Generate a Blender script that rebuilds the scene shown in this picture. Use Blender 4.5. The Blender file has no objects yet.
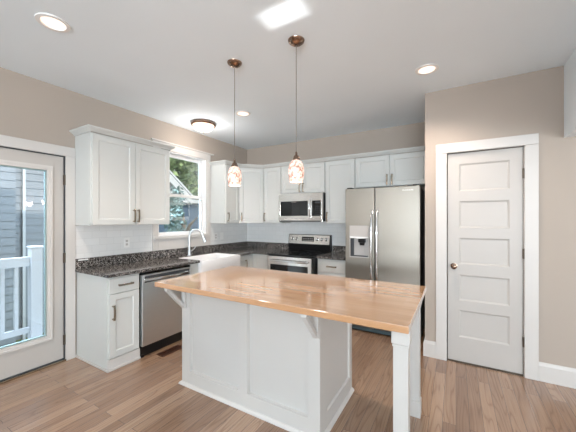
import bpy, bmesh, math, random
from mathutils import Vector, Matrix
random.seed(7)
PI = math.pi
S = bpy.context.scene
COL = S.collection
XL, YB, YD, XD, ZC = -3.412, 4.287, 3.324, -0.281, 2.75

# ------------------------------------------------------------ camera
cam_d = bpy.data.cameras.new('camera'); cam = bpy.data.objects.new('camera', cam_d); COL.objects.link(cam)
cam.location = (0, 0, 1.4261)
cam.rotation_euler = (PI/2, 0, math.radians(30.366))
cam_d.sensor_width = 36; cam_d.lens = 286.72/576*36
cam_d.shift_y = 3.58/576
cam_d.clip_start = 0.05
S.camera = cam
S.view_settings.view_transform = 'Standard'; S.view_settings.look = 'None'
S.view_settings.gamma = 1; S.view_settings.use_curve_mapping = False
S.view_settings.exposure = 0.4

# ------------------------------------------------------------ world + lights
W = bpy.data.worlds.new('world'); S.world = W; W.use_nodes = True
bg = W.node_tree.nodes['Background']
bg.inputs['Color'].default_value = (0.91, 0.955, 1.0, 1); bg.inputs['Strength'].default_value = 1.6

def area(name, loc, aim, sx, sy, power, color=(1, 1, 1), spread=180):
    l = bpy.data.lights.new(name, 'AREA'); l.shape = 'RECTANGLE'; l.size = sx; l.size_y = sy
    l.energy = power; l.color = color; l.spread = math.radians(spread)
    o = bpy.data.objects.new(name, l); COL.objects.link(o); o.location = loc
    d = Vector(aim) - Vector(loc)
    o.rotation_euler = d.to_track_quat('-Z', 'Y').to_euler()
    return o
# fill lamps added outside unseen openings, behind the camera and to the right
area('rear_fill_light', (1.5, -4.50, 1.3), (1.3, -2.5, 5.0), 4.4, 1.1, 480, (0.81, 0.915, 1))
area('side_fill_light', (4.2, 0.0, 1.5), (0, 0.3, 2.0), 3.6, 1.9, 16, (1, 0.90, 0.82))
sl = bpy.data.lights.new('sun', 'SUN'); sl.energy = 6.0; sl.angle = .01; sl.color = (1, .95, .88)
sun = bpy.data.objects.new('sun', sl); COL.objects.link(sun)
sun.rotation_euler = Vector((-math.cos(math.radians(50)), .05, -math.sin(math.radians(50)))).to_track_quat('-Z', 'Y').to_euler()
# open sky above the porch and above the yard beyond the sink window
area('porch_sky_light', (-4.45, 0.6, 3.0), (-2.4, 0.8, 0.6), 2.0, 1.2, 380, (0.62, 0.80, 1.0))
area('yard_sky_light', (-5.3, 4.3, 3.55), (-2.7, 2.4, 1.0), 2.2, 1.6, 680, (0.66, 0.83, 1.0))

# narrow lamp added low at right, standing in for sun reflected onto ceiling 
area('sun_glint_stand_in', (2.84, 1.58, .3), (-.96, 1.58, ZC), .17, .165, .10, (1, .98, .95), 1.0)

# ------------------------------------------------------------ materials
def srgb(r, g, b):
    f = lambda c: (c/255/12.92) if c/255 <= .04045 else ((c/255+.055)/1.055)**2.4
    return (f(r), f(g), f(b), 1)
class NT:
    def __init__(s, name):
        s.m = bpy.data.materials.new(name); s.m.use_nodes = True
        s.t = s.m.node_tree; s.b = s.t.nodes['Principled BSDF']
    def n(s, typ, **kw):
        nd = s.t.nodes.new(typ)
        for k, v in kw.items():
            if k.startswith('_'): setattr(nd, k[1:], v)
            else: nd.inputs[k.replace('__', ' ')].default_value = v
        return nd
    def l(s, a, b): s.t.links.new(a, b)
    def coord(s, scale=(1, 1, 1), swap=None):
        tc = s.n('ShaderNodeTexCoord'); src = tc.outputs['Object']
        if swap:
            sp = s.n('ShaderNodeSeparateXYZ'); cb = s.n('ShaderNodeCombineXYZ'); s.l(src, sp.inputs[0])
            for i, ax in enumerate(swap): s.l(sp.outputs['XYZ'.index(ax)], cb.inputs[i])
            src = cb.outputs[0]
        mp = s.n('ShaderNodeMapping'); s.l(src, mp.inputs[0]); mp.inputs['Scale'].default_value = scale
        return mp.outputs[0]
    def ramp(s, fac, stops):
        r = s.n('ShaderNodeValToRGB'); el = r.color_ramp.elements
        while len(el) < len(stops): el.new(.5)
        for e, (p, c) in zip(el, stops): e.position = p; e.color = c
        s.l(fac, r.inputs[0]); return r.outputs[0]
    def bump(s, h, strength=.1, dist=.01):
        bp = s.n('ShaderNodeBump'); bp.inputs['Strength'].default_value = strength
        bp.inputs['Distance'].default_value = dist; s.l(h, bp.inputs['Height']); s.l(bp.outputs[0], s.b.inputs['Normal'])
def paint(name, rgb, rough=.5, spec=.5, noise=.02, scale=3, metal=0, bump=0):
    k = NT(name); k.b.inputs['Roughness'].default_value = rough; k.b.inputs['Metallic'].default_value = metal
    k.b.inputs['Specular IOR Level'].default_value = spec
    c = srgb(*rgb)
    nz = k.n('ShaderNodeTexNoise', Scale=scale); k.l(k.coord(), nz.inputs['Vector'])
    lo = tuple(max(0, x*(1-noise)) for x in c[:3])+(1,); hi = tuple(min(1, x*(1+noise)) for x in c[:3])+(1,)
    k.l(k.ramp(nz.outputs[0], [(.3, lo), (.7, hi)]), k.b.inputs['Base Color'])
    if bump:
        n2 = k.n('ShaderNodeTexNoise', Scale=220); k.l(k.coord(), n2.inputs['Vector']); k.bump(n2.outputs[0], bump, .002)
    return k.m
def steel(name, rgb, rough=.28, stretch=(1, 1, 60)):
    k = NT(name); k.b.inputs['Metallic'].default_value = 1
    nz = k.n('ShaderNodeTexNoise', Scale=14); k.l(k.coord(stretch), nz.inputs['Vector'])
    c = srgb(*rgb)
    k.l(k.ramp(nz.outputs[0], [(.3, tuple(x*.93 for x in c[:3])+(1,)), (.7, c)]), k.b.inputs['Base Color'])
    rr = k.n('ShaderNodeMapRange'); k.l(nz.outputs[0], rr.inputs[0]); rr.inputs[3].default_value = rough-.04; rr.inputs[4].default_value = rough+.05
    k.l(rr.outputs[0], k.b.inputs['Roughness'])
    k.b.inputs['Anisotropic'].default_value = .4
    return k.m
M = {}
M['ceiling'] = paint('ceiling_paint', (234, 243, 249), .9, .2, .012, 1.5, bump=.12)
M['wall'] = paint('greige_wall_paint', (178, 167, 156), .8, .25, .015, 2, bump=.08)
M['trim'] = paint('white_trim_paint', (208, 205, 201), .42, .4, .01)
M['door'] = paint('white_door_paint', (190, 186, 181), .42, .4, .01)
M['cab'] = paint('cabinet_white_paint', (208, 210, 207), .40, .4, .01)
M['island'] = paint('island_white_paint', (199, 197, 193), .40, .4, .01)
M['sink'] = paint('white_fireclay', (246, 246, 246), .12, .6, .005)
M['nickel'] = steel('brushed_nickel', (180, 168, 152), .22, (1, 1, 1))
M['bronze'] = steel('warm_polished_nickel', (150, 126, 110), .16, (1, 1, 1))
M['hinge'] = steel('dark_hinge_metal', (105, 95, 85), .4, (1, 1, 1))
M['steel'] = steel('stainless_steel', (226, 230, 232), .33)
M['steel_f'] = steel('satin_stainless_steel', (166, 160, 150), .40)
M['steel_h'] = steel('stainless_steel_horizontal', (232, 229, 225), .22, (60, 1, 1))
M['chrome'] = steel('bright_steel', (225, 225, 225), .14, (1, 1, 1))
M['black'] = paint('black_enamel', (18, 18, 19), .3, .5)
M['blackglass'] = paint('black_glass', (9, 9, 11), .06, .6)
M['darkgrey'] = paint('dark_grey_plastic', (58, 62, 66), .45)
M['grey'] = paint('light_grey_plastic', (190, 186, 182), .4)
M['spacer'] = paint('aqua_grey_spacer', (150, 172, 172), .35)
M['teal'] = paint('dark_slate_grille', (70, 88, 94), .4)
M['white'] = paint('white_plastic', (238, 238, 236), .35)
M['cord'] = paint('grey_cord', (120, 112, 105), .5)
M['brownmetal'] = paint('brown_register_metal', (88, 52, 36), .4, metal=.3)
M['vinyl'] = paint('white_vinyl', (240, 241, 241), .35)
M['extwhite'] = paint('exterior_white_paint', (150, 152, 155), .6)
M['siding'] = paint('blue_grey_siding', (104, 108, 113), .7, .3, .03, 6)
M['siding2'] = paint('slate_blue_siding', (58, 74, 92), .7, .3, .06, 3)
M['roof'] = paint('grey_shingles', (150, 152, 155), .8, noise=.12, scale=25)
M['bark'] = paint('tree_bark', (92, 80, 68), .9, noise=.2, scale=12)
M['deck'] = paint('grey_deck_boards', (196, 200, 203), .7, noise=.06, scale=5)
M['grass'] = paint('lawn_grass', (96, 112, 70), .95, noise=.25, scale=8)
def leafmat(name, a, b_):
    k = NT(name); nz = k.n('ShaderNodeTexNoise', Scale=2.5); k.l(k.coord(), nz.inputs['Vector'])
    k.l(k.ramp(nz.outputs[0], [(.35, srgb(*a)), (.65, srgb(*b_))]), k.b.inputs['Base Color'])
    k.b.inputs['Roughness'].default_value = .6; return k.m
M['leaf'] = leafmat('green_leaves', (70, 96, 66), (150, 170, 120))
M['leaf2'] = leafmat('dark_leaves', (52, 72, 72), (104, 122, 116))

def glass(name, tint=(1, 1, 1, 1), refl=.08):
    k = NT(name); t = k.t; t.nodes.remove(k.b)
    out = t.nodes['Material Output']
    tr = k.n('ShaderNodeBsdfTransparent'); tr.inputs[0].default_value = tint
    gl = k.n('ShaderNodeBsdfGlossy'); gl.inputs['Roughness'].default_value = .02
    fr = k.n('ShaderNodeFresnel'); fr.inputs[0].default_value = 1.45
    mx = k.n('ShaderNodeMixShader'); k.l(fr.outputs[0], mx.inputs[0]); k.l(tr.outputs[0], mx.inputs[1]); k.l(gl.outputs[0], mx.inputs[2])
    k.l(mx.outputs[0], out.inputs[0]); return k.m
M['glass'] = glass('window_glass', (.97, .985, .98, 1))
def emis(name, rgb, st):
    k = NT(name); k.b.inputs['Base Color'].default_value = srgb(*rgb)
    k.b.inputs['Emission Color'].default_value = srgb(*rgb); k.b.inputs['Emission Strength'].default_value = st; return k.m
M['bulb'] = emis('lit_bulb', (255, 226, 208), 1.05)
M['dome'] = emis('lit_frosted_glass', (255, 228, 210), 0.95)
# mottled art glass shade, lit from within
k = NT('mottled_art_glass'); nz = k.n('ShaderNodeTexNoise', Scale=42, Detail=3, Roughness=.7); k.l(k.coord(), nz.inputs['Vector'])
col = k.ramp(nz.outputs[0], [(.36, srgb(150, 100, 84)), (.47, srgb(236, 190, 170)), (.60, srgb(255, 236, 226))])
k.l(col, k.b.inputs['Base Color']); k.l(col, k.b.inputs['Emission Color']); k.b.inputs['Emission Strength'].default_value = .30
k.b.inputs['Roughness'].default_value = .2; M['shade'] = k.m
# red-oak strip floor, boards run along y
k = NT('oak_strip_floor'); v = k.coord(swap='YXZ')
br = k.n('ShaderNodeTexBrick', _offset=.37, _offset_frequency=2)
for nm, vv in (('Scale', 1), ('Brick Width', 1.15), ('Row Height', .083), ('Mortar Size', .0011), ('Mortar Smooth', .1), ('Bias', 0)): br.inputs[nm].default_value = vv
br.inputs['Color1'].default_value = (0, 0, 0, 1); br.inputs['Color2'].default_value = (1, 1, 1, 1); br.inputs['Mortar'].default_value = (.5, .5, .5, 1)
k.l(v, br.inputs['Vector'])
# per-board offset of the grain
ad = k.n('ShaderNodeVectorMath', _operation='MULTIPLY_ADD'); k.l(br.outputs['Color'], ad.inputs[0]); ad.inputs[1].default_value = (7, 3, 5); k.l(v, ad.inputs[2])
mp = k.n('ShaderNodeMapping'); mp.inputs['Scale'].default_value = (.65, 8.5, 1); k.l(ad.outputs[0], mp.inputs[0])
nc = k.n('ShaderNodeTexNoise', Scale=1.0, Detail=1.5, Roughness=.4); k.l(mp.outputs[0], nc.inputs['Vector'])
mu = k.n('ShaderNodeMath', _operation='MULTIPLY'); mu.inputs[1].default_value = 15; k.l(nc.outputs[0], mu.inputs[0])
wv = k.n('ShaderNodeMath', _operation='PINGPONG'); wv.inputs[1].default_value = .5; k.l(mu.outputs[0], wv.inputs[0])
mp2 = k.n('ShaderNodeMapping'); mp2.inputs['Scale'].default_value = (4, 110, 1); k.l(ad.outputs[0], mp2.inputs[0])
n1 = k.n('ShaderNodeTexNoise', Scale=1.0, Detail=4); k.l(mp2.outputs[0], n1.inputs['Vector'])
base = k.ramp(br.outputs['Color'], [(0, srgb(138, 108, 86)), (.5, srgb(156, 126, 102)), (1, srgb(174, 144, 119))])
g1 = k.ramp(wv.outputs[0], [(0, (.66, .60, .56, 1)), (.12, (.92, .90, .89, 1)), (.3, (1, 1, 1, 1))])
g2 = k.ramp(n1.outputs[0], [(.35, (.90, .88, .87, 1)), (.6, (1.03, 1.03, 1.03, 1))])
m1 = k.n('ShaderNodeMix', _data_type='RGBA', _blend_type='MULTIPLY'); m1.inputs[0].default_value = .8; k.l(base, m1.inputs[6]); k.l(g1, m1.inputs[7])
m2 = k.n('ShaderNodeMix', _data_type='RGBA', _blend_type='MULTIPLY'); m2.inputs[0].default_value = 1; k.l(m1.outputs[2], m2.inputs[6]); k.l(g2, m2.inputs[7])
m3 = k.n('ShaderNodeMix', _data_type='RGBA'); k.l(br.outputs['Fac'], m3.inputs[0]); k.l(m2.outputs[2], m3.inputs[6]); m3.inputs[7].default_value = srgb(70, 50, 38)
k.l(m3.outputs[2], k.b.inputs['Base Color']); k.b.inputs['Roughness'].default_value = .24; k.b.inputs['Coat Weight'].default_value = .8; k.b.inputs['Coat Roughness'].default_value = .16
k.bump(n1.outputs[0], .06, .002); M['floor'] = k.m
# butcher block
k = NT('maple_butcher_block'); v = k.coord()
br = k.n('ShaderNodeTexBrick', _offset=.41, _offset_frequency=2)
for nm, vv in (('Scale', 1), ('Brick Width', .62), ('Row Height', .042), ('Mortar Size', .0004), ('Mortar Smooth', .1), ('Bias', 0)): br.inputs[nm].default_value = vv
br.inputs['Color1'].default_value = (0, 0, 0, 1); br.inputs['Color2'].default_value = (1, 1, 1, 1); br.inputs['Mortar'].default_value = (.3, .3, .3, 1)
k.l(v, br.inputs['Vector'])
mp = k.n('ShaderNodeMapping'); mp.inputs['Scale'].default_value = (3, 70, 70); k.l(v, mp.inputs[0])
n1 = k.n('ShaderNodeTexNoise', Scale=1, Detail=3); k.l(mp.outputs[0], n1.inputs['Vector'])
base = k.ramp(br.outputs['Color'], [(0, srgb(196, 149, 108)), (.5, srgb(207, 161, 119)), (1, srgb(217, 173, 132))])
g2 = k.ramp(n1.outputs[0], [(.3, (.90, .88, .86, 1)), (.65, (1.02, 1.02, 1.02, 1))])
m2 = k.n('ShaderNodeMix', _data_type='RGBA', _blend_type='MULTIPLY'); m2.inputs[0].default_value = 1; k.l(base, m2.inputs[6]); k.l(g2, m2.inputs[7])
k.l(m2.outputs[2], k.b.inputs['Base Color']); k.b.inputs['Roughness'].default_value = .2
k.b.inputs['Coat Weight'].default_value = 1; k.b.inputs['Coat Roughness'].default_value = .08; k.b.inputs['Coat IOR'].default_value = 2.4; M['butcher'] = k.m
# speckled granite
k = NT('speckled_granite'); v = k.coord()
vo = k.n('ShaderNodeTexVoronoi', Scale=175); k.l(v, vo.inputs['Vector'])
sp = k.n('ShaderNodeSeparateColor'); k.l(vo.outputs['Color'], sp.inputs[0])
n1 = k.n('ShaderNodeTexNoise', Scale=28, Detail=3); k.l(v, n1.inputs['Vector'])
mx = k.n('ShaderNodeMix', _data_type='FLOAT'); mx.inputs[0].default_value = .35; k.l(sp.outputs[0], mx.inputs[2]); k.l(n1.outputs[0], mx.inputs[3])
k.l(k.ramp(mx.outputs[0], [(.32, srgb(18, 17, 18)), (.50, srgb(54, 50, 49)), (.64, srgb(98, 91, 86)), (.82, srgb(196, 190, 184))]), k.b.inputs['Base Color'])
k.b.inputs['Roughness'].default_value = .1; M['granite'] = k.m
# glossy white subway tile
def tile(name, swap):
    k = NT(name); v = k.coord(swap=swap)
    br = k.n('ShaderNodeTexBrick', _offset=.5)
    for nm, vv in (('Scale', 1), ('Brick Width', .153), ('Row Height', .0765), ('Mortar Size', .0016), ('Mortar Smooth', .2), ('Bias', 0)): br.inputs[nm].default_value = vv
    br.inputs['Color1'].default_value = srgb(228, 229, 228); br.inputs['Color2'].default_value = srgb(233, 234, 233); br.inputs['Mortar'].default_value = srgb(216, 217, 216)
    k.l(v, br.inputs['Vector']); k.l(br.outputs['Color'], k.b.inputs['Base Color']); k.b.inputs['Roughness'].default_value = .1
    inv = k.n('ShaderNodeMath', _operation='SUBTRACT'); inv.inputs[0].default_value = 1; k.l(br.outputs['Fac'], inv.inputs[1])
    k.bump(inv.outputs[0], .5, .001); return k.m
M['tile_left'] = tile('subway_tile_left', 'YZX'); M['tile_back'] = tile('subway_tile_back', 'XZY')

# ------------------------------------------------------------ mesh helpers
class MB:
    def __init__(s, M4=None): s.bm = bmesh.new(); s.M = M4 or Matrix()
    def v(s, p): return s.bm.verts.new(s.M @ Vector(p))
    def quad(s, *ps): return s.bm.faces.new([s.v(p) for p in ps])
    def box(s, x0, x1, y0, y1, z0, z1, bev=0, seg=2):
        v = [s.v(p) for p in ((x0, y0, z0), (x1, y0, z0), (x1, y1, z0), (x0, y1, z0), (x0, y0, z1), (x1, y0, z1), (x1, y1, z1), (x0, y1, z1))]
        fs = [s.bm.faces.new([v[i] for i in f]) for f in ((0, 3, 2, 1), (4, 5, 6, 7), (0, 1, 5, 4), (1, 2, 6, 5), (2, 3, 7, 6), (3, 0, 4, 7))]
        if bev:
            es = list({e for f in fs for e in f.edges})
            bmesh.ops.bevel(s.bm, geom=es, offset=bev, segments=seg, affect='EDGES', profile=.5)
        return s
    def prism(s, poly, z0, z1, axis='z'):
        f = {'z': lambda a, b, c: (a, b, c), 'x': lambda a, b, c: (c, a, b), 'y': lambda a, b, c: (a, c, b)}[axis]
        lo = [s.v(f(a, b, z0)) for a, b in poly]; hi = [s.v(f(a, b, z1)) for a, b in poly]
        s.bm.faces.new(lo[::-1]); s.bm.faces.new(hi)
        for i in range(len(poly)):
            j = (i+1) % len(poly); s.bm.faces.new([lo[i], lo[j], hi[j], hi[i]])
        return s
    def lathe(s, prof, c=(0, 0, 0), axis='z', seg=24, cap=True):
        rings = []
        for r, h in prof:
            ring = []
            for i in range(seg):
                a = 2*PI*i/seg; u, w = r*math.cos(a), r*math.sin(a)
                p = {'z': (u, w, h), 'x': (h, u, w), 'y': (u, h, w)}[axis]
                ring.append(s.v((c[0]+p[0], c[1]+p[1], c[2]+p[2])))
            rings.append(ring)
        for a, b in zip(rings, rings[1:]):
            for i in range(seg):
                j = (i+1) % seg; s.bm.faces.new([a[i], a[j], b[j], b[i]])
        if cap: s.bm.faces.new(rings[0][::-1]); s.bm.faces.new(rings[-1])
        return s
    def tube(s, pts, r, seg=10):
        pts = [Vector(p) for p in pts]; rings = []
        rs = r if isinstance(r, (list, tuple)) else [r]*len(pts)
        up = None
        for i, p in enumerate(pts):
            t = (pts[min(i+1, len(pts)-1)] - pts[max(i-1, 0)]).normalized()
            if up is None: up = t.orthogonal().normalized()
            up = (up - t*up.dot(t)).normalized(); w = t.cross(up)
            rings.append([s.v(p + up*rs[i]*math.cos(2*PI*k/seg) + w*rs[i]*math.sin(2*PI*k/seg)) for k in range(seg)])
        for a, b in zip(rings, rings[1:]):
            for i in range(seg):
                j = (i+1) % seg; s.bm.faces.new([a[i], a[j], b[j], b[i]])
        s.bm.faces.new(rings[0][::-1]); s.bm.faces.new(rings[-1]); return s
    def slab(s, x0, x1, z0, z1, yf, yb, holes, rec=.008, slope=.008, through=False):
        """board in the xz plane, front at yf, back at yb, rectangular recesses or through holes"""
        xs = sorted({x0, x1, *[h[0] for h in holes], *[h[1] for h in holes]}); zs = sorted({z0, z1, *[h[2] for h in holes], *[h[3] for h in holes]})
        d = 1 if yb > yf else -1
        def inh(cx, cz): return any(h[0] < cx < h[1] and h[2] < cz < h[3] for h in holes)
        for a, b in zip(xs, xs[1:]):
            for c, e in zip(zs, zs[1:]):
                if not inh((a+b)/2, (c+e)/2):
                    s.quad((a, yf, c), (b, yf, c), (b, yf, e), (a, yf, e))
                    if through: s.quad((a, yb, c), (a, yb, e), (b, yb, e), (b, yb, c))
        if not through: s.quad((x0, yb, z0), (x0, yb, z1), (x1, yb, z1), (x1, yb, z0))
        for h in holes:
            o = [(h[0], h[2]), (h[1], h[2]), (h[1], h[3]), (h[0], h[3])]
            if through: i, y2 = o, yb
            else: i, y2 = [(h[0]+slope, h[2]+slope), (h[1]-slope, h[2]+slope), (h[1]-slope, h[3]-slope), (h[0]+slope, h[3]-slope)], yf+d*rec
            for q in range(4):
                r = (q+1) % 4
                s.quad((o[q][0], yf, o[q][1]), (o[r][0], yf, o[r][1]), (i[r][0], y2, i[r][1]), (i[q][0], y2, i[q][1]))
            if not through: s.quad(*[(p[0], y2, p[1]) for p in i])
        for g in (xs,):
            for a, b in zip(xs, xs[1:]):
                s.quad((a, yf, z0), (a, yb, z0), (b, yb, z0), (b, yf, z0)); s.quad((a, yf, z1), (b, yf, z1), (b, yb, z1), (a, yb, z1))
            for a, b in zip(zs, zs[1:]):
                s.quad((x0, yf, a), (x0, yf, b), (x0, yb, b), (x0, yb, a)); s.quad((x1, yf, a), (x1, yb, a), (x1, yb, b), (x1, yf, b))
        return s
    def sweep(s, path, prof):
        """profile (out, z) carried along a 2D path, mitred; out is to the right of travel"""
        n = len(path); P = [Vector(p) for p in path]; rings = []
        for i in range(n):
            nn = []
            if i > 0: t = (P[i]-P[i-1]).normalized(); nn.append(Vector((t.y, -t.x)))
            if i < n-1: t = (P[i+1]-P[i]).normalized(); nn.append(Vector((t.y, -t.x)))
            if len(nn) == 2:
                m = (nn[0]+nn[1]).normalized(); m = m / max(.2, m.dot(nn[0]))
            else: m = nn[0]
            rings.append([s.v((P[i].x+m.x*o, P[i].y+m.y*o, z)) for o, z in prof])
        k_ = len(prof)
        for a, b in zip(rings, rings[1:]):
            for i in range(k_):
                j = (i+1) % k_; s.bm.faces.new([a[i], a[j], b[j], b[i]])
        s.bm.faces.new(rings[0][::-1]); s.bm.faces.new(rings[-1]); return s
    def build(s, name, mat, parent=None, bev=0, smooth=False):
        bmesh.ops.remove_doubles(s.bm, verts=s.bm.verts, dist=1e-5)
        bmesh.ops.recalc_face_normals(s.bm, faces=s.bm.faces)
        if bev:
            es = [e for e in s.bm.edges if len(e.link_faces) == 2 and e.calc_face_angle(0) > .6]
            bmesh.ops.bevel(s.bm, geom=es, offset=bev, segments=2, affect='EDGES', profile=.5, clamp_overlap=True)
        me = bpy.data.meshes.new(name); s.bm.to_mesh(me); s.bm.free()
        if smooth:
            for p in me.polygons: p.use_smooth = True
            try: me.set_sharp_from_angle(angle=math.radians(40))
            except Exception: pass
        me.materials.append(M[mat]); o = bpy.data.objects.new(name, me); COL.objects.link(o)
        if parent: o.parent = parent
        return o
def thing(name, loc=(0, 0, 0), rz=0, label=None, cat=None, group=None, kind=None):
    o = bpy.data.objects.new(name, None); COL.objects.link(o); o.location = loc; o.rotation_euler = (0, 0, rz)
    o.empty_display_size = .1
    return tag(o, label, cat, group, kind)
def tag(o, label=None, cat=None, group=None, kind=None):
    if label: o['label'] = label
    if cat: o['category'] = cat
    if group: o['group'] = group
    if kind: o['kind'] = kind
    return o
def struct(o): o['kind'] = 'structure'; return o
LEFT = lambda x, y: Matrix.Translation((x, y, 0)) @ Matrix.Rotation(PI/2, 4, 'Z')   # local x -> world y, local -y -> world x

# ============================================================ the setting
struct(MB().box(-3.56, 4.1, -4.2, 4.45, -.12, 0).build('floor', 'floor'))
struct(MB().box(-3.56, 4.1, -4.2, 4.45, ZC, ZC+.12).build('ceiling', 'ceiling'))
DY0, DY1, DZ = 0.443, 1.357, 2.06          # glass door
WY0, WY1, WZ0, WZ1 = 2.405, 3.262, 1.198, 2.37   # sink window
b = MB(LEFT(XL, 0)); b.slab(-4.2, 4.45, 0, ZC, 0, .15, [(DY0-.02, DY1+.012, 0, DZ+.012), (WY0, WY1, WZ0, WZ1)], through=True)
struct(b.build('wall_left', 'wall'))
struct(MB().box(XL, XD+.12, YB, YB+.15, 0, ZC).build('wall_back', 'wall'))
PX0, PX1, PZ = -.074, .528, 2.09
b = MB(); b.slab(XD, 4.0, 0, ZC, YD, YD+.12, [(PX0-.015, PX1+.015, 0, PZ+.012)], through=True)
struct(b.build('wall_pantry', 'wall'))
struct(MB().box(XD, XD+.12, YD+.12, YB, 0, ZC).build('wall_return', 'wall'))
struct(MB().box(.80, .92, -1.2, YD, 2.13, ZC).build('wall_header', 'ceiling'))
b = MB(Matrix.Translation((0, -4.05, 0))); b.slab(-3.41, 4.0, 0, ZC, 0, -.15, [(-.7, 3.7, .35, 2.68)], through=True); struct(b.build('wall_rear', 'wall'))
b = MB(LEFT(4.0, 0)); b.slab(-4.2, YD+.12, 0, ZC, 0, -.15, [(-1.8, 1.8, .55, 2.45)], through=True)
struct(b.build('wall_right', 'wall'))
# baseboards
def baseboard(path, name):
    prof = [(0, 0), (.014, 0), (.014, .135), (.009, .15), (.006, .165), (0, .165)]
    b = MB(); b.sweep(path, prof); return struct(b.build(name, 'trim'))
baseboard([(PX1+.103+.001, YD-.001)[::1], (3.98, YD-.001)], 'baseboard_right')
baseboard([(XD-.001, YD+.30), (XD-.001, YD-.001), (PX0-.104, YD-.001)], 'baseboard_pantry') if False else None
b = MB(); prof = [(0, 0), (.014, 0), (.014, .135), (.009, .15), (.006, .165), (0, .165)]
b.sweep([(XD-.001, YB-.02), (XD-.001, YD-.001), (PX0-.104, YD-.001)], [(-o if False else o, z) for o, z in prof])
struct(b.build('baseboard_pantry', 'trim'))
baseboard([(XL+.001, 0.33), (XL+.001, -4.0)][::-1], 'baseboard_left')
b = MB(); b.box(-3.56, 4.15, -4.2, 4.45, ZC+.125, 6.2); struct(b.build('sun_block_box', 'siding'))  # unseen box added above the ceiling to keep sun off the neighboring siding
# shoe moulding beside register is absent; casing strip between door and cabinet belongs to door_1

# ------------------------------------------------------------ glass door (door_1)
d1 = thing('door_1', (XL, DY0, 0), PI/2, kind='structure')   # local x = world y - DY0 ; local -y = into the room
w = DY1-DY0
gx0, gx1, gz0, gz1 = .135, w-.140, .295, 1.905
MB().slab(.003, w-.003, .022, DZ-.003, .012, .056, [(gx0, gx1, gz0, gz1)], through=True).build('door_slab', 'door', d1, bev=.002)
b = MB(); b.slab(gx0-.045, gx1+.045, gz0-.045, gz1+.045, .000, .0125, [(gx0, gx1, gz0, gz1)], through=True)
b.slab(gx0-.040, gx1+.040, gz0-.040, gz1+.040, -.006, .0, [(gx0-.022, gx1+.022, gz0-.022, gz1+.022)], through=True)
b.build('glazing_bead', 'trim', d1)
b = MB(); b.slab(gx0+.001, gx1-.001, gz0+.001, gz1-.001, .022, .048, [(gx0+.010, gx1-.010, gz0+.010, gz1-.010)], through=True); b.build('spacer', 'spacer', d1)
MB().box(gx0+.01, gx1-.01, .030, .036, gz0+.01, gz1-.01).build('pane', 'glass', d1)
b = MB()
b.slab(-.106, w+.09, 0.001, DZ+.10, -.018, -.001, [(-.014, w+.004, -1, DZ+.006)], through=True) if False else None
b.box(w+.006, w+.09, -.019, -.001, 0, DZ+.006, .002); b.box(-.106, -.016, -.019, -.001, 0, DZ+.006, .002)
b.box(-.106, w+.09, -.022, -.001, DZ+.007, DZ+.10, .002)
b.build('casing', 'trim', d1)
b = MB(); b.box(w+.0005, w+.0115, .0, .145, 0, DZ+.011); b.box(-.0195, -.0005, .0, .145, 0, DZ+.011); b.box(-.019, w+.011, .0, .145, DZ+.0005, DZ+.0115)
b.build('jamb', 'trim', d1)
b = MB(); b.box(w-.0025, w+.0055, -.003, .011, .02, DZ+.005); b.box(-.0055, .0025, -.003, .011, .02, DZ+.005); b.box(-.005, w+.005, -.003, .011, DZ-.0025, DZ+.0055); b.box(0, w, -.003, .011, .0195, .028); b.build('gap_shade_strip', 'darkgrey', d1)  # dark strips in the slab gaps, drawn in place of gap shade
b = MB(); b.box(-.018, w+.010, -.02, .17, .0005, .019, .003); b.build('threshold', 'nickel', d1)
for z in (1.775, .99, .165):
    b = MB(); b.lathe([(.006, 0), (.0075, .002), (.0075, .10), (.006, .102)], (w+.001, -.007, z), seg=12); b.box(w-.012, w+.004, -.004, -.0005, z, z+.10); b.build('hinge', 'hinge', d1)
b = MB(); b.lathe([(.03, 0), (.03, -.008), (.012, -.012), (.012, -.04)], (.07, .012, .96), 'y'); b.box(.06, .17, -.04, -.025, .95, .97, .005); b.build('door_handle', 'nickel', d1, smooth=True)
b = MB(); b.lathe([(.028, 0), (.028, -.012), (.022, -.015)], (.07, .012, 1.10), 'y'); b.build('deadbolt', 'nickel', d1, smooth=True)

# ------------------------------------------------------------ sink window (window_1)
w1 = thing('window_1', (XL, 0, 0), PI/2, kind='structure')
b = MB()
b.box(2.325, WY0-.002, -.02, -.001, 1.018, WZ1, .002); b.box(WY1+.002, 3.335, -.02, -.001, 1.018, WZ1, .002)
b.box(2.325, 3.335, -.021, -.001, WZ1+.001, WZ1+.09, .002); b.box(2.30, 3.40, -.036, -.001, WZ1+.091, WZ1+.112, .003)
b.build('casing', 'trim', w1)
MB().box(WY0-.001, WY1+.001, -.02, -.001, 1.018, WZ0-.036, .002).build('apron', 'trim', w1)
MB().box(WY0-.06, WY1+.03, -.045, .04, WZ0-.034, WZ0-.0005, .004).build('sill', 'trim', w1)
b = MB(); b.slab(WY0+.0005, WY1-.0005, WZ0+.0005, WZ1-.0005, .0, .149, [(WY0+.012, WY1-.012, WZ0+.012, WZ1-.012)], through=True); b.build('jamb', 'vinyl', w1)
zm = 1.772
for nm, za, zb, ya in (('upper_sash', zm-.02, WZ1-.013, .085), ('lower_sash', WZ0+.013, zm+.02, .05)):
    b = MB(); b.slab(WY0+.014, WY1-.014, za, zb, ya, ya+.033, [(WY0+.055, WY1-.050, za+.040, zb-.042)], through=True); so = b.build(nm, 'vinyl', w1, bev=.002)
    MB().box(WY0+.055, WY1-.050, ya+.014, ya+.018, za+.040, zb-.042).build('pane', 'glass', so)
MB().box(2.80, 2.86, .036, .05, zm-.004, zm+.012, .003).build('sash_lock', 'white', w1)

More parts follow.
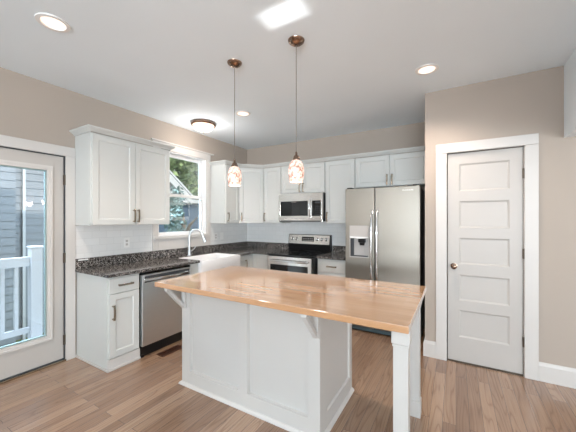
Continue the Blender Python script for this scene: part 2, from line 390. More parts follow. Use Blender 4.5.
# ------------------------------------------------------------ pantry door (door_2)
d2 = thing('door_2', (PX0, YD, 0), 0, kind='structure')
w = PX1-PX0
pans = [(.10, .505, a, b_) for a, b_ in ((.255, .525), (.62, .878), (.983, 1.245), (1.342, 1.61), (1.708, 1.98))]
b = MB(); b.slab(.003, w-.003, .016, PZ-.003, .012, .047, pans, rec=.010, slope=.016); so = b.build('door_slab', 'door', d2)
b = MB(); b.box(-.104, -.006, -.019, -.001, 0, PZ+.006, .002); b.box(w+.006, w+.103, -.019, -.001, 0, PZ+.006, .002); b.box(-.104, w+.103, -.021, -.001, PZ+.007, PZ+.10, .002)
b.build('casing', 'trim', d2)
b = MB(); b.box(-.0145, -.0005, 0, .119, 0, PZ+.011); b.box(w+.0005, w+.0145, 0, .119, 0, PZ+.011); b.box(-.0145, w+.0145, 0, .119, PZ+.0005, PZ+.0115)
b.box(0, .012, .048, .07, 0, PZ); b.box(w-.012, w, .048, .07, 0, PZ); b.box(0, w, .048, .07, PZ-.012, PZ); b.build('jamb', 'trim', d2)
b = MB(); b.lathe([(.030, .012), (.030, .006), (.012, .002), (.011, -.022), (.020, -.030), (.027, -.042), (.024, -.055), (.012, -.062)], (.057, 0, .96), 'y', 24); b.build('knob', 'bronze', d2, smooth=True)
b = MB(); b.box(-.0055, .0025, 0, .011, .0, PZ+.005); b.box(w-.0025, w+.0015, 0, .011, .0, PZ+.005); b.box(-.005, w+.005, 0, .011, PZ-.0025, PZ+.0055); b.box(0, w, .004, .046, .0005, .0155); b.build('reveal_shade_strip', 'hinge', d2)  # dark fill around the slab, put in as the shade of the reveal
for z in (.27, 1.07, 1.80):
    b = MB(); b.lathe([(.005, 0), (.0065, .002), (.0065, .09), (.005, .092)], (w-.001, -.006, z), seg=12); b.box(w-.006, w+.004, -.003, -.0005, z, z+.09); b.build('hinge', 'hinge', d2)

# ------------------------------------------------------------ tile backsplashes
b = MB(); b.box(XL+.001, XL+.009, 1.449, 2.323, 1.017, 1.364); struct(b.build('trim_1', 'tile_left'))
b = MB(); b.box(XL+.001, XL+.009, 3.342, YB-.001, 1.017, 1.364); struct(b.build('trim_2', 'tile_left'))
b = MB(); b.box(XL+.010, -2.462, YB-.009, YB-.001, 1.017, 1.364); b.box(-2.461, -1.675, YB-.009, YB-.001, .93, 1.398); b.box(-1.674, -1.2, YB-.009, YB-.001, 1.017, 1.364); struct(b.build('trim_3', 'tile_back'))

# ============================================================ cabinets (local x width, front at local y=0 facing -y, depth +y)
def pull(parent, x, z, vert=True, L=.145, yf=-.0205):
    n = 9; b = MB(); pts = []
    for i in range(n):
        t = i/(n-1); a = (t-.5)*L; out = .030 + .006*math.sin(PI*t)
        pts.append((a, -out))
    th = .006; hw = .009
    poly = [(a, o-th/2) for a, o in pts] + [(a, o+th/2) for a, o in pts[::-1]]
    if vert:
        b.M = Matrix.Translation((x, yf, z)) @ Matrix(((0, 0, 1, 0), (0, 1, 0, 0), (1, 0, 0, 0), (0, 0, 0, 1)))
    else: b.M = Matrix.Translation((x, yf, z))
    b.prism(poly, -hw, hw)
    for q in (-1, 1): b.box(q*L/2-q*.012-.006, q*L/2-q*.012+.006, -.030, 0, -.008, .008)
    return b.build('handle', 'nickel', parent, bev=.0012)
def door(parent, x0, x1, z0, z1, fw=.055, name='door', mat='cab', yf=-.021):
    b = MB(); b.slab(x0, x1, z0, z1, yf, -.001, [(x0+fw, x1-fw, z0+fw, z1-fw)], rec=.009, slope=.010)
    return b.build(name, mat, parent, bev=.0015)
def upper(name, loc, rz, w, z0, doors, label, depth=.308, handle_z=None, group='white wall cabinets', z1=2.29):
    r = thing(name, (loc[0], loc[1], z0), rz, label, 'cabinet', group)
    MB().box(0, w, 0, depth, 0, z1-z0, .0015).build('body', 'cab', r)
    for x0, x1, hx in doors:
        d = door(r, x0, x1, .006, z1-z0-.012)
        if hx is not None: pull(d, hx, (handle_z if handle_z is not None else .10))
    return r
FXL, FYB = XL+.331, YB-.331     # carcass front planes of the uppers (door adds 20 mm)
G = 'white wall cabinets'
u1 = upper('wall_cabinet', (XL+.310, 1.449), PI/2, .896, 1.367, [(.012, .445, .425), (.450, .890, .472)], 'two-door white wall cabinet left of the sink window', .308)
prof = [(0, 2.291), (.008, 2.291), (.010, 2.298), (.022, 2.308), (.038, 2.318), (.044, 2.324), (.050, 2.327), (.050, 2.338), (0, 2.338)]
b = MB(Matrix.Rotation(-PI/2, 4, 'Z') @ Matrix.Translation((-(XL+.310), -1.449, -1.367)))
b.sweep([(XL+.001, 1.449), (XL+.331, 1.449), (XL+.331, 2.345), (XL+.001, 2.345)], prof); b.build('crown', 'cab', u1)
upper('wall_cabinet', (XL+.310, 3.345), PI/2, .332, 1.367, [(.012, .325, .045)], 'narrow white wall cabinet directly right of the sink window', .308)
# diagonal corner cabinet
A = Vector((XL+.310, 3.678)); Bp = Vector((XL+.609, YB-.310))
cr = thing('corner_wall_cabinet', (A.x, A.y, 1.367), math.atan2(Bp.y-A.y, Bp.x-A.x), 'diagonal white corner wall cabinet behind the left pendant', 'cabinet', G)
inv = (Matrix.Translation((A.x, A.y, 1.367)) @ Matrix.Rotation(cr.rotation_euler.z, 4, 'Z')).inverted()
b = MB(inv); b.prism([(XL+.002, 3.678), (A.x, A.y), (Bp.x, Bp.y), (Bp.x, YB-.002), (XL+.002, YB-.002)], 1.367, 2.29); b.build('body', 'cab', cr)
Ld = (Bp-A).length; dd = door(cr, .016, Ld-.016, .006, .911); pull(dd, .045, .10)
upper('wall_cabinet', (XL+.611, YB-.310), 0, -2.452-(XL+.611), 1.367, [(.010, -2.452-(XL+.611)-.006, .040)], 'single-door white wall cabinet between corner cabinet and microwave')
upper('wall_cabinet', (-2.450, YB-.310), 0, .768, 1.835, [(.008, .381, .352), (.386, .760, .415)], 'short two-door white wall cabinet above the microwave', handle_z=.085)
upper('wall_cabinet', (-1.680, YB-.310), 0, .453, 1.367, [(.010, .443, .040)], 'tall single-door white wall cabinet between microwave and refrigerator')
upper('wall_cabinet', (-1.225, YB-.310), 0, XD-.004+1.225, 1.87, [(.010, .466, .437), (.471, .930, .500)], 'short wide two-door white cabinet above the refrigerator', handle_z=.085)
b = MB(); b.sweep([(XL+.001, 3.345), (XL+.331, 3.345), (XL+.331, 3.672), (XL+.614, YB-.331), (XD-.003, YB-.331)], prof)
tag(b.build('crown_molding', 'cab'), 'white crown molding running along the tops of the right-hand wall cabinets', 'molding')

# ---- base cabinets
GB = 'white base cabinets'
BX = XL+.590    # carcass front; door front at XL+.611
def base(loc, rz, w, label, depth=.588, name='base_cabinet', group=GB):
    r = thing(name, (loc[0], loc[1], 0), rz, label, 'cabinet', group)
    MB().box(0, w, 0, depth, .0, .882, .0015).build('body', 'cab', r); return r
c1 = base((BX, 1.462), PI/2, .312, 'white base cabinet with one drawer and door at the end beside the glass door')
d = door(c1, .012, .302, .115, .715); pull(d, .040, .545)
b = MB(); b.box(.012, .302, -.021, -.001, .725, .862, .002); dr = b.build('drawer', 'cab', c1); pull(dr, .157, .797, False)
b = MB(); b.box(0, .312, -.020, -.001, 0, .105, .003); b.box(-.014, .312, -.034, -.0205, 0, .022, .004); b.box(-.014, -.001, -.034, .588, 0, .022, .004); b.build('base_trim', 'trim', c1)
# panel left of sink + sink base
c2 = thing('sink_base_cabinet', (BX, 2.424, 0), PI/2, 'white sink base cabinet under the apron sink', 'cabinet', GB)
b = MB(); b.box(0, .125, 0, .588, 0, .882); b.box(.127, .884, 0, .588, 0, .64); b.build('body', 'cab', c2)
b = MB(); b.box(0, .124, -.021, -.001, .10, .882, .002); b.build('filler', 'cab', c2)
d = door(c2, .130, .504, .115, .630); pull(d, .465, .53); d = door(c2, .508, .880, .115, .630); pull(d, .545, .53)
MB().box(0, .884, -.006, -.001, 0, .10).build('toe_kick', 'cab', c2)
# lazy-susan corner base
c3 = thing('corner_base_cabinet', (BX, 3.312, 0), 0, 'white L-shaped corner base cabinet left of the range', 'cabinet', GB)
iv = Matrix.Translation((-BX, -3.312, 0))
b = MB(iv); b.prism([(XL+.002, 3.312), (BX, 3.312), (BX, YB-.590), (-2.462, YB-.590), (-2.462, YB-.002), (XL+.002, YB-.002)], 0, .882); b.build('body', 'cab', c3)
Mx = iv @ LEFT(BX, 3.312)
b = MB(Mx); wv_ = YB-.590-3.312-.024; b.slab(.012, wv_, .115, .862, -.021, -.001, [(.05, wv_-.038, .165, .812)], rec=.009, slope=.01); dl = b.build('door', 'cab', c3)
b = MB(iv @ Matrix.Translation((BX, YB-.590, 0))); wv2 = -2.462-BX-.008; b.slab(.024, wv2, .115, .862, -.021, -.001, [(.062, wv2-.038, .165, .812)], rec=.009, slope=.01); dr = b.build('door', 'cab', c3)
h = pull(dl, .0, .0); h.matrix_local = Mx @ Matrix.Translation((.17, 0, .735))
c4 = base((-1.684, YB-.590), 0, .437, 'white base cabinet with a top drawer between range and refrigerator')
b = MB(); b.box(.012, .428, -.021, -.001, .70, .862, .002); dr = b.build('drawer', 'cab', c4); pull(dr, .224, .785, False)
d = door(c4, .012, .428, .115, .690); pull(d, .045, .58)

# ---- granite worktops
ct = thing('granite_countertop', (0, 0, .875), 0, 'speckled dark granite worktop wrapping the sink and corner', 'countertop', 'granite worktops')
iv = Matrix.Translation((0, 0, -.875))
b = MB(iv)
b.prism([(XL+.002, 1.442), (XL+.642, 1.442), (XL+.642, 2.548), (XL+.165, 2.548), (XL+.165, 3.310), (XL+.642, 3.310), (XL+.642, YB-.642), (-2.460, YB-.642), (-2.460, YB-.002), (XL+.002, YB-.002)], .884, .914)
b.build('slab', 'granite', ct, bev=.003)
b = MB(iv); b.box(XL+.002, XL+.022, 1.445, YB-.003, .9145, 1.0165, .002); b.box(XL+.023, -2.460, YB-.022, YB-.0025, .9145, 1.0165, .002); b.build('backsplash', 'granite', ct)
ct2 = thing('granite_countertop', (0, 0, .875), 0, 'short granite worktop between range and refrigerator', 'countertop', 'granite worktops')
b = MB(iv); b.box(-1.686, -1.246, YB-.642, YB-.002, .884, .914, .003); b.build('slab', 'granite', ct2)
b = MB(iv); b.box(-1.686, -1.246, YB-.022, YB-.0025, .9145, 1.0165, .002); b.build('backsplash', 'granite', ct2)
tag(MB().box(XL+.0225, XL+.0235, 1.468, 1.565, .996, 1.010).build('sticker', 'white'), 'small white paper sticker on the left end of the granite backsplash', 'sticker')

# ---- apron sink
sk = thing('farmhouse_sink', (XL+.168, 2.551, .648), 0, 'white farmhouse apron sink below the window', 'sink')
b = MB(); Lx, Ly, Hs = .492, .756, .258; t = .022
b.M = Matrix()
o4 = [(0, 0), (Lx, 0), (Lx, Ly), (0, Ly)]; i4 = [(t, t), (Lx-t*1.3, t), (Lx-t*1.3, Ly-t), (t, Ly-t)]; j4 = [(t+.012, t+.012), (Lx-t*1.3-.012, t+.012), (Lx-t*1.3-.012, Ly-t-.012), (t+.012, Ly-t-.012)]
for q in range(4):
    r = (q+1) % 4
    b.quad((*o4[q], 0), (*o4[r], 0), (*o4[r], Hs), (*o4[q], Hs)); b.quad((*o4[q], Hs), (*o4[r], Hs), (*i4[r], Hs), (*i4[q], Hs)); b.quad((*i4[q], Hs), (*i4[r], Hs), (*j4[r], .03), (*j4[q], .03))
b.quad(*[(*p, 0) for p in o4][::-1]); b.quad(*[(*p, .03) for p in j4])
b.build('basin', 'sink', sk, bev=.006, smooth=True)
b = MB(); b.lathe([(.045, .031), (.045, .034), (.03, .034), (.028, .032)], (.24, .378, 0)); b.build('drain', 'chrome', sk)
# ---- faucet
fa = thing('kitchen_faucet', (XL+.100, 2.845, .914), 0, 'brushed nickel gooseneck pull-down faucet behind the sink', 'faucet')
b = MB(); b.lathe([(.029, 0.0005), (.029, .006), (.021, .012), (.019, .075), (.015, .085)], seg=20); b.build('base', 'steel', fa, smooth=True)
dx, dy = .84, .54; pts = [(0, 0, .08), (0, 0, .19), (0, 0, .27)]
R_ = .095
for i in range(1, 11):
    a = PI*i/10*.86; q = R_*(1-math.cos(a)); pts.append((dx*q, dy*q, .27+R_*math.sin(a)))
lx, ly, lz = pts[-1]; pts.append((lx+dx*.010, ly+dy*.010, lz-.03))
b = MB(); b.tube(pts, .0155, 12); b.build('spout', 'steel', fa, smooth=True)
b = MB(); e = pts[-1]; b.tube([e, (e[0]+dx*.018, e[1]+dy*.018, e[2]-.045), (e[0]+dx*.034, e[1]+dy*.034, e[2]-.09)], [.017, .020, .023], 14); b.build('spray_head', 'steel', fa, smooth=True)
b = MB(); b.tube([(0, .015, .055), (0, .045, .06), (.01, .075, .085), (.015, .10, .115)], [.009, .007, .006, .006], 10); b.build('lever', 'steel', fa, smooth=True)

# ---- outlets
def outlet(y, label, sw=False):
    o = thing('switch_plate' if sw else 'outlet_plate', (XL+.0095, y, 1.15), PI/2, label, 'outlet', 'wall plates on the tile backsplash')
    MB().box(-.035, .035, -.005, 0, -.058, .058, .002).build('plate', 'white', o)
    if sw: MB().box(-.016, .016, -.0075, -.005, -.033, .033, .001).build('rocker', 'white', o)
    else:
        for z in (-.020, .020): MB().box(-.014, .014, -.0065, -.005, z-.013, z+.013, .001).build('socket', 'grey', o)
outlet(1.985, 'white outlet plate on tile under the two-door wall cabinet')
outlet(3.46, 'white outlet plate on tile just right of the sink window'); outlet(3.60, 'white switch plate on tile nearest the room corner', True)

# ============================================================ dishwasher
dw = thing('dishwasher', (BX, 1.780, 0), PI/2, 'stainless steel dishwasher between the end cabinet and the sink', 'dishwasher')
w = .640
MB().box(.004, w-.004, .0, .57, .10, .868).build('tub', 'black', dw)
b = MB(); b.box(.006, w-.006, -.040, -.001, .112, .852, .006); dd = b.build('door', 'steel', dw)
b = MB(); b.box(.03, w-.03, -.0415, -.0402, .770, .838); b.build('handle_recess', 'darkgrey', dd)
n = 14; poly = [(.03+(w-.06)*i/n, -.045-.030*math.sin(PI*i/n)) for i in range(n+1)]; poly2 = [(x, y+.012) for x, y in poly[::-1]]
b = MB(); b.prism(poly+poly2, .782, .812); b.build('handle', 'chrome', dd, bev=.003, smooth=True)
b = MB(); b.box(.008, w-.008, -.022, -.002, .854, .871); b.build('control_strip', 'blackglass', dw)
b = MB(); b.box(.006, w-.006, -.012, -.001, .004, .105); b.box(.004, .030, -.035, -.013, .004, .03, .002); b.build('toe_kick', 'black', dw)

# ============================================================ range
rg = thing('electric_range', (-2.455, 3.600, 0), 0, 'stainless electric range with black glass cooktop on the back wall', 'range')
w = .765
MB().box(.002, w-.002, .010, .665, .03, .895, .002).build('body', 'black', rg)
for x in (.04, w-.04):
    for y in (.06, .57): MB().lathe([(.018, .0), (.018, .03)], (x, y, 0), seg=12).build('foot', 'black', rg)
b = MB(); b.box(.0, w, -.028, .64, .896, .918, .006); cookt = b.build('cooktop', 'blackglass', rg)
for x, y, r in ((.19, .14, .115), (.56, .14, .085), (.20, .43, .075), (.56, .43, .105)):
    b = MB(); b.lathe([(r-.004, .9181), (r-.004, .9186), (r, .9186), (r, .9181)], (x, y, 0), seg=36, cap=False); b.build('burner_ring', 'darkgrey', cookt)
b = MB(); b.box(.004, w-.030, -.028, .008, .225, .885, .004); od = b.build('oven_door', 'steel_h', rg)
b = MB(); b.box(w-.0295, w-.001, -.022, .008, .225, .885, .002); b.build('side_trim', 'black', rg)
b = MB(); b.box(.055, w-.085, -.0305, -.0285, .36, .765, .001); b.build('oven_window', 'blackglass', od)
n = 14; poly = [(.05+(w-.13)*i/n, -.068-.014*math.sin(PI*i/n)) for i in range(n+1)]; poly2 = [(x, y+.016) for x, y in poly[::-1]]
b = MB(); b.prism(poly+poly2, .812, .838); b.box(.055, .085, -.066, -.028, .814, .836); b.box(w-.115, w-.085, -.066, -.028, .814, .836); b.build('oven_handle', 'chrome', od, bev=.004, smooth=True)
b = MB(); b.box(.004, w-.004, -.026, .008, .045, .215, .004); b.build('storage_drawer', 'steel_h', rg)
bgM = MB(); bgM.prism([(.615, .919), (.665, .919), (.665, 1.182), (.638, 1.182), (.623, 1.175), (.600, 1.03), (.600, 1.01)], 0, w, 'x'); bgd = bgM.build('backguard', 'black', rg, bev=.002)
tilt = math.atan2(.023, .145)
BG = Matrix.Translation((0, .5995, 1.030)) @ Matrix.Rotation(-tilt, 4, 'X')
b = MB(BG); b.box(.006, w-.022, -.004, .0, -.002, .146, .0015); pnl = b.build('control_panel', 'steel_h', bgd)
b = MB(BG); b.box(.255, .475, -.0055, -.0042, .04, .115, .0008); b.build('display', 'blackglass', pnl)
b = MB(BG)
for i in range(6):
    for j in range(2): b.box(.275+i*.032, .293+i*.032, -.0062, -.0056, .052+j*.028, .062+j*.028)
b.build('touch_keys', 'grey', pnl)
for x in (.072, .155, .530, .610, .690):
    b = MB(BG @ Matrix.Translation((x, 0, .078))); b.lathe([(.027, -.0042), (.027, -.008), (.020, -.012), (.018, -.030), (.015, -.033)], axis='y', seg=20); b.box(-.003, .003, -.037, -.033, -.017, .017); b.build('knob', 'chrome', pnl, smooth=True)

# ============================================================ microwave
mw = thing('microwave', (-2.447, YB-.408, 1.392), 0, 'stainless over-the-range microwave with black glass door', 'microwave')
w, h = .762, .436
MB().box(0, w, .022, .398, .012, h, .003).build('body', 'black', mw)
b = MB(); b.slab(.0, .575, .045, h, 0, .021, [(.03, .520, .088, .318)], rec=.004, slope=.004); md = b.build('door', 'steel_h', mw, bev=.002)
b = MB(); b.box(.036, .514, -.0005, .0035, .093, .312, .001); b.build('window', 'blackglass', md)
b = MB(); b.box(.577, w-.022, 0, .021, .045, h, .002); b.box(w-.021, w, .002, .021, .045, h); cp = b.build('control_panel', 'steel_h', mw)
b = MB(); b.box(.590, w-.026, -.003, -.0005, .088, .318, .001); kp = b.build('keypad', 'blackglass', cp)
b = MB()
for i in range(3):
    for j in range(5): b.box(.640+i*.030, .655+i*.030, -.0036, -.0031, .105+j*.030, .116+j*.030)
b.build('button_marks', 'darkgrey', kp); b = MB(); b.box(.645, .720, -.0036, -.0031, .278, .300); b.build('clock_display', 'darkgrey', kp)
pts = [(.560+.004*math.sin(PI*i/12), -.010-.034*math.sin(PI*i/12)**.7, .085+.255*i/12) for i in range(13)]
b = MB(); b.tube(pts, .012, 10); b.build('handle', 'chrome', md, smooth=True)
b = MB(); b.box(.004, w-.004, .004, .04, .0, .043, .002); b.build('bottom_trim', 'steel_h', mw)
b = MB(); b.box(.02, w-.03, .001, .0038, .003, .018); b.build('vent_slot', 'black', mw)

# ============================================================ refrigerator
fr = thing('refrigerator', (-1.242, 3.600, 0), 0, 'stainless side-by-side refrigerator with ice dispenser in left door', 'refrigerator')
w = .890
MB().box(.003, w-.003, .070, .665, .02, 1.795, .004).build('cabinet_body', 'black', fr)
sp_ = .3735
b = MB(); b.slab(0, sp_-.004, .072, 1.822, 0, .062, [(.060, .300, .950, 1.190)], rec=.052, slope=.004); ld = b.build('freezer_door', 'steel_f', fr, bev=.004)
b = MB(); b.box(sp_+.004, w, 0, .062, .072, 1.822, .008, 3); rd = b.build('refrigerator_door', 'steel_f', fr)
b = MB(); b.slab(.056, .304, .944, 1.349, -.003, -.0003, [(.066, .294, .956, 1.186)], through=True); dp = b.build('dispenser_frame', 'grey', ld)
b = MB(); b.box(.064, .296, -.006, -.0032, 1.196, 1.340, .001); b.build('dispenser_panel', 'grey', dp); b = MB(); b.prism([(.064, 1.196), (.064, 1.210), (.296, 1.210), (.296, 1.196), (.18, 1.184)], -.012, -.0062, 'y'); b.build('panel_lip', 'white', dp)
b = MB(); b.box(.067, .100, .006, .050, .958, 1.184); b.build('cavity_side', 'darkgrey', dp); b = MB(); b.box(.1005, .293, .046, .0505, .958, 1.184); b.build('cavity_liner', 'grey', dp)
b = MB(); b.box(.165, .255, .004, .045, 1.135, 1.184, .004); b.lathe([(.03, 1.10), (.034, 1.135)], (.21, .026, 0), seg=16); b.build('nozzle', 'black', dp)
b = MB(); b.box(.19, .23, .034, .040, 1.0, 1.10, .003); b.build('paddle', 'grey', dp)
b = MB(); b.box(.068, .292, -.001, .046, .957, .968, .001); b.build('drip_tray', 'darkgrey', dp)
for x, par in ((sp_-.030, ld), (sp_+.038, rd)):
    pts = [(x, -.004-.058*min(1, math.sin(PI*i/24)*1.35)**.6 if 0 < i < 24 else -.002, .60+.93*i/24) for i in range(25)]
    b = MB(); b.tube(pts, .0145, 12); b.build('handle', 'chrome', par, smooth=True)
b = MB(); b.box(.01, w-.01, .030, .069, .012, .068, .002); b.build('kick_plate', 'black', fr)
b = MB(); b.box(.045, w-.03, .020, .0298, .022, .064, .001); b.build('base_grille', 'teal', fr)
for x in (.05, w-.05):
    b = MB(); b.box(x-.035, x+.035, .015, .12, 1.8225, 1.838, .004); b.build('hinge_cover', 'black', fr)
for x in (.06, w-.06):
    for y in (.12, .60): MB().lathe([(.02, 0), (.02, .0205)], (x, y, 0), seg=12).build('foot', 'black', fr)
def lettering(text, size, loc, parent, mat, name='lettering'):
    c = bpy.data.curves.new('tmp', 'FONT'); c.body = text; c.size = size; c.extrude = .0004; c.align_x = 'CENTER'; c.align_y = 'CENTER'; c.space_character = 1.15
    o = bpy.data.objects.new('tmp', c); COL.objects.link(o)
    dg = bpy.context.evaluated_depsgraph_get(); me = bpy.data.meshes.new_from_object(o.evaluated_get(dg))
    bpy.data.objects.remove(o); bpy.data.curves.remove(c)
    me.transform(Matrix.Translation(loc) @ Matrix.Rotation(PI/2, 4, 'X')); me.name = name
    me.materials.clear(); me.materials.append(M[mat])
    q = bpy.data.objects.new(name, me); COL.objects.link(q); q.parent = parent; return q
lettering('FRIGIDAIRE', .021, (w-.135, -.0008, 1.772), rd, 'white')
lettering('FRIGIDAIRE', .014, (.275, -.0012, .300), md, 'grey')

# ============================================================ kitchen island
IX0, IX1, IY0, IY1 = -2.060, -.752, 1.690, 2.340
isl = thing('kitchen_island', (IX0, IY0, 0), 0, 'white panelled kitchen island with corbels and two end posts', 'kitchen island')
w, dpt = IX1-IX0, IY1-IY0
MB().box(.019, w-.019, .0305, dpt-.019, 0, .872).build('carcass', 'island', isl)
rec = dict(rec=.026, slope=.004)
b = MB(); b.slab(0, w, 0, .8735, 0, .0300, [(.098, .630, .125, .872-.0), (.718, 1.222, .125, .872)], **rec) if False else b.slab(0, w, 0, .8735, 0, .0300, [(.098, .630, .125, .840), (.718, 1.220, .125, .840)], **rec)
b.build('front_panel', 'island', isl)
b = MB(LEFT(w, 0)); b.slab(.0302, dpt, 0, .8735, 0, .0185, [(.115, dpt-.06, .125, .840)], rec=.012, slope=.008); b.build('side_panel', 'island', isl)
b = MB(Matrix.Translation((0, dpt, 0)) @ Matrix.Rotation(-PI/2, 4, 'Z')); b.slab(0, dpt-.0302, 0, .8735, 0, .0185, [(.07, dpt-.10, .125, .840)], rec=.012, slope=.008); b.build('side_panel', 'island', isl)
# working side, facing the range
b = MB(Matrix.Translation((w, dpt, 0)) @ Matrix.Rotation(PI, 4, 'Z')); b.slab(.02, w-.02, .10, .872, 0, .018, [(.07, .60, .16, .66), (.70, w-.09, .16, .66)], rec=.01, slope=.008); b.build('back_panel', 'island', isl)
b = MB(); b.sweep([(-.001, dpt), (-.001, -.001), (w+.001, -.001), (w+.001, dpt)], [(0, .0), (.020, .0), (.020, .008), (.014, .018), (.008, .022), (0, .024)]); b.build('shoe_molding', 'trim', isl)
for x in (.022, w-.041):
    # corbel: top arm, wall arm, slanting brace with a hollow behind it
    b = MB(); prof2 = [(-.001, .873), (-.205, .873), (-.205, .853), (-.190, .845), (-.030, .700), (-.024, .668), (-.001, .660)]
    t_ = .040
    b.box(x, x+t_, -.195, -.001, .851, .8735, .002); b.box(x, x+t_, -.026, -.001, .668, .850, .002); b.prism([(-.192, .850), (-.160, .850), (-.026, .705), (-.026, .670)], x+.004, x+t_-.004, 'x')
    b.build('corbel', 'island', isl)
# the two end posts: shaft, cap and plinth
for y in (-.165, .562):
    lg = MB(); px = 1.784 - (0 if y < 0 else .022)
    s_ = .072
    lg.box(px, px+s_, y, y+s_, 0, .8735, .002)
    lg.box(px-.006, px+s_+.006, y-.006, y+s_+.006, .0, .115, .003); lg.box(px-.008, px+s_+.008, y-.008, y+s_+.008, .800, .8735, .004); lg.box(px-.004, px+s_+.004, y-.004, y+s_+.004, .785, .798, .003)
    lg.build('post', 'island', isl)
b = MB(); b.box(0, 1.940, 0, .972, 0, .038, .004)
bt = b.build('butcher_block_top', 'butcher'); bt.location = (-2.135, 1.474, .876)
tag(bt, 'light maple butcher block top resting on the white island', 'countertop')

# ============================================================ ceiling lights
def pendant(x, y, z, label):
    r = thing('pendant_light', (x, y, ZC), 0, label, 'pendant light', 'pendant lights over the island')
    b = MB(); b.lathe([(.0, -.038), (.015, -.037), (.04, -.027), (.058, -.012), (.062, -.001)][::-1], seg=28, cap=False); b.build('canopy', 'bronze', r, smooth=True)
    MB().tube([(0, 0, -.034), (0, 0, z+.222-ZC)], .0028, 8).build('cord', 'cord', r)
    b = MB(); b.lathe([(.004, .225), (.008, .215), (.009, .200), (.020, .192), (.022, .180), (.027, .172), (.028, .163), (.027, .158)], (0, 0, z-ZC), seg=24); b.build('socket_cap', 'bronze', r, smooth=True)
    o = [(.026, .160), (.040, .150), (.052, .128), (.059, .095), (.059, .060), (.054, .025), (.048, .0)]
    i_ = [(a-.004, h_) for a, h_ in o[::-1]]
    b = MB(); b.lathe(o+i_, (0, 0, z-ZC), seg=32, cap=False); b.build('glass_shade', 'shade', r, smooth=True)
    b = MB(); b.lathe([(.004, .04), (.020, .055), (.024, .08), (.018, .11), (.012, .15)], (0, 0, z-ZC), seg=16); b.build('bulb', 'bulb', r, smooth=True)
    l = bpy.data.lights.new('pendant_lamp', 'POINT'); l.energy = 1.5; l.color = (1, .86, .76); l.shadow_soft_size = .05
    lo = bpy.data.objects.new('pendant_lamp', l); COL.objects.link(lo); lo.location = (x, y, z-.02)
pendant(-1.612, 1.860, 1.712, 'left pendant light with mottled glass shade, nearer the window')
pendant(-1.018, 1.858, 1.704, 'right pendant light with mottled glass shade, in front of the microwave')
def can(x, y, label):
    r = thing('recessed_light', (x, y, ZC), 0, label, 'ceiling light', 'recessed ceiling lights')
    b = MB(); b.lathe([(.095, -.001), (.093, -.007), (.070, -.009), (.066, -.002), (.066, -.001)], seg=36, cap=False); b.build('trim_ring', 'white', r, smooth=True)
    b = MB(); b.lathe([(.066, -.0015), (.045, -.0045), (.001, -.006)][::-1], seg=32, cap=False); b.build('lens', 'bulb', r, smooth=True)
    l = bpy.data.lights.new('recessed_lamp', 'SPOT'); l.energy = 58; l.color = (1, .85, .74); l.spot_size = 2.3; l.spot_blend = .9; l.shadow_soft_size = .06
    lo = bpy.data.objects.new('recessed_lamp', l); COL.objects.link(lo); lo.location = (x, y, ZC-.03)
can(-2.335, .865, 'recessed ceiling light nearest the glass door, at upper left')
can(-.222, 2.795, 'recessed ceiling light in front of the pantry wall corner')
can(-2.290, 2.800, 'recessed ceiling light between the left pendant cord and flush dome light')
fm = thing('flush_mount_light', (-2.985, 2.805, ZC), 0, 'flush dome ceiling light with nickel rim above the sink', 'ceiling light')
b = MB(); b.lathe([(.150, -.001), (.165, -.004), (.168, -.028), (.160, -.040), (.145, -.040), (.145, -.030)], seg=40, cap=False); b.build('rim', 'bronze', fm, smooth=True)
b = MB(); b.lathe([(.146, -.036), (.136, -.062), (.112, -.088), (.075, -.108), (.035, -.119), (.001, -.122)], seg=40, cap=False); b.build('glass_dome', 'dome', fm, smooth=True)
b = MB(); b.lathe([(.003, -.121), (.010, -.124), (.011, -.131), (.004, -.138)], seg=16); b.build('finial', 'bronze', fm, smooth=True)
l = bpy.data.lights.new('dome_lamp', 'POINT'); l.energy = 6.5; l.color = (1, .92, .86); l.shadow_soft_size = .12
lo = bpy.data.objects.new('dome_lamp', l); COL.objects.link(lo); lo.location = (-2.985, 2.805, ZC-.30)

# ============================================================ floor register
vt = thing('floor_register', (-2.675, 2.045, 0), 0, 'brown slotted floor register in front of the dishwasher', 'floor vent')
MB().slab(-.055, .055, -.135, .135, 0, 0, [], ) if False else None
b = MB(Matrix.Rotation(PI/2, 4, 'X').inverted()); b.slab(-.055, .055, -.135, .135, -.004, -.0005, [(-.042+.022*0, -.004, -.122, .122), (.004, .042, -.122, .122)], through=True); b.build('frame', 'brownmetal', vt)
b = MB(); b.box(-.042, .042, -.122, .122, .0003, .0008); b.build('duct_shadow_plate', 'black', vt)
for i in range(14):
    y = -.115+i*.0177; MB().box(-.042, .042, y, y+.006, .0009, .0033).build('slat', 'brownmetal', vt)

# ============================================================ outdoors
struct(MB().box(-30, -3.6, -12, 24, -1.15, -1.0).build('ground', 'grass'))
b = MB()
for i in range(9): b.box(-3.60-.10-.105*i, -3.60-.003-.105*i, -1.6, 1.75, -.075, -.045)
struct(b.build('deck', 'deck'))
rl = thing('porch_railing', (-4.44, 0, -.045), 0, 'white porch railing with square balusters outside the glass door', 'railing')
zz = .045
MB().box(-.03, .03, -1.5, 1.405, .868+zz, .981+zz, .006).build('top_rail', 'extwhite', rl)
MB().box(-.02, .02, -1.5, 1.405, .067+zz, .135+zz, .004).build('bottom_rail', 'extwhite', rl)
yy = 1.285
while yy > -1.45:
    MB().box(-.017, .017, yy-.0175, yy+.0175, .136+zz, .867+zz).build('baluster', 'extwhite', rl); yy -= .119
b = MB(); b.box(-.055, .055, 1.407, 1.517, 0.001, 1.075+zz, .003); b.box(-.065, .065, 1.397, 1.527, 1.076+zz, 1.105+zz, .008); b.build('post', 'extwhite', rl)
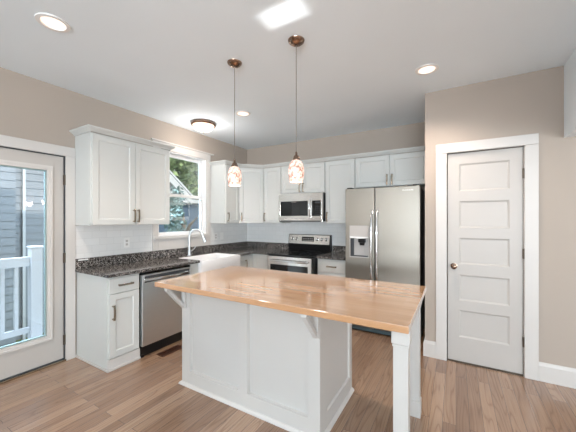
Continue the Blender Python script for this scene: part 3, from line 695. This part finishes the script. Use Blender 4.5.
def lap_wall(name, x, y0, y1, z0, z1, mat, parent, step=.15):
    b = MB(); n = int((z1-z0)/step); poly = [(x-.1, z0)]
    for i in range(n): poly += [(x+.011, z0+i*step), (x, z0+(i+1)*step)]
    poly += [(x-.1, z0+n*step)]
    lo = [b.v((px, y0, pz)) for px, pz in poly]; hi = [b.v((px, y1, pz)) for px, pz in poly]
    for i in range(len(poly)):
        j = (i+1) % len(poly); b.bm.faces.new([lo[i], lo[j], hi[j], hi[i]])
    b.bm.faces.new(lo[::-1]); b.bm.faces.new(hi)
    return b.build(name, mat, parent)
nh = thing('neighbor_house', (-7.2, 0, -1.0), 0, 'blue-grey lap-sided house beyond the porch railing', 'house', 'neighboring houses')
lap_wall('siding', .1, -6, 2.05, 0, 5.4, 'siding', nh); lap_wall('siding', -.25, 2.052, 3.0, .06, 5.4, 'siding', nh)
MB().box(-.24, -.21, 2.245, 2.29, 0, 5.3).build('corner_board', 'extwhite', nh)
b = MB(); b.prism([(.7, 5.35), (-.9, 6.6), (-2.6, 5.35)], -6.3, 3.2, 'y') if False else b.prism([(.7, 5.41), (.7, 5.55), (-2, 7.0), (-4.6, 5.55), (-4.6, 5.41)], -6.3, 3.2, 'y'); b.build('roof', 'roof', nh)
# house seen through the sink window
h2 = thing('neighbor_house', (-8.0, 5.72, -1.0), 0, 'slate-blue house with white gable trim seen through the sink window', 'house', 'neighboring houses')
lap_wall('siding', 0, -.9, 1.9, 0, 3.15, 'siding2', h2, .12)
# lean-to roof end: rake runs down to the right, white boards and soffit
b = MB(); b.prism([(-.9, 4.80), (1.12, 3.20), (1.12, 2.94), (-.9, 4.54)], .02, .16, 'x'); b.build('rake_board', 'extwhite', h2)
b = MB(); b.prism([(-.88, 4.56), (1.0, 3.04), (-.88, 3.04)], -.06, .018, 'x'); b.build('gable', 'extwhite', h2)
b = MB(); b.prism([(-.9, 4.82), (1.25, 3.12), (1.25, 3.20), (-.9, 4.90)], -2.5, .17, 'x'); b.build('roof', 'roof', h2)
b = MB(); b.box(.0, .14, -.9, 1.9, 3.0, 3.12); b.build('fascia', 'extwhite', h2)

def tree(name, x, y, zb, zt, rad, n, mat, label, seed, leaf=.16):
    rnd = random.Random(seed)
    t = thing(name, (x, y, -1.0), 0, label, 'tree', 'trees beyond the sink window')
    H_ = zt+1.0
    b = MB(); b.tube([(0, 0, 0), (.05, .03, H_*.35), (-.04, .06, H_*.7), (0, 0, H_*.92)], [.16, .13, .09, .03], 10)
    for i in range(9):
        a = rnd.uniform(0, 2*PI); hh = rnd.uniform(.35, .75)*H_
        b.tube([(0, 0, hh), (math.cos(a)*rad*.4, math.sin(a)*rad*.4, hh+.4), (math.cos(a)*rad*.8, math.sin(a)*rad*.8, hh+.6)], [.06, .04, .015], 6)
    b.build('trunk', 'bark', t)
    b = MB(); cz = (zb+zt)/2+1; rz_ = (zt-zb)/2
    blobs = [(Vector((rnd.gauss(0, .5), rnd.gauss(0, .5), rnd.gauss(0, .5)))) for _ in range(26)]
    for i in range(n):
        c = rnd.choice(blobs); d = Vector((rnd.gauss(0, 1), rnd.gauss(0, 1), rnd.gauss(0, 1))).normalized()*rnd.uniform(.12, .34)
        p = c+d; p = Vector((p.x*rad, p.y*rad, cz+p.z*rz_))
        if p.z < .02: continue
        u = Vector((rnd.gauss(0, 1), rnd.gauss(0, 1), rnd.gauss(0, 1))).normalized(); v_ = u.orthogonal().normalized(); s_ = leaf*rnd.uniform(.6, 1.2)
        b.quad(p-u*s_, p-v_*s_*.5, p+u*s_, p+v_*s_*.5)
    f = b.build('foliage', mat, t); f['kind'] = 'stuff'
tree('leafy_tree', -11.6, 8.9, 1.2, 7.0, 2.1, 6500, 'leaf', 'tall green tree rising behind the white gable', 1, .15)
tree('leafy_tree', -15.4, 14.2, .6, 6.6, 2.0, 6500, 'leaf2', 'darker blue-green tree at the right side of the sink window', 2, .16)
tree('leafy_shrub', -6.3, 5.2, -.9, 1.75, .62, 2600, 'leaf2', 'dark leafy shrub in front of the slate-blue house', 3, .06)
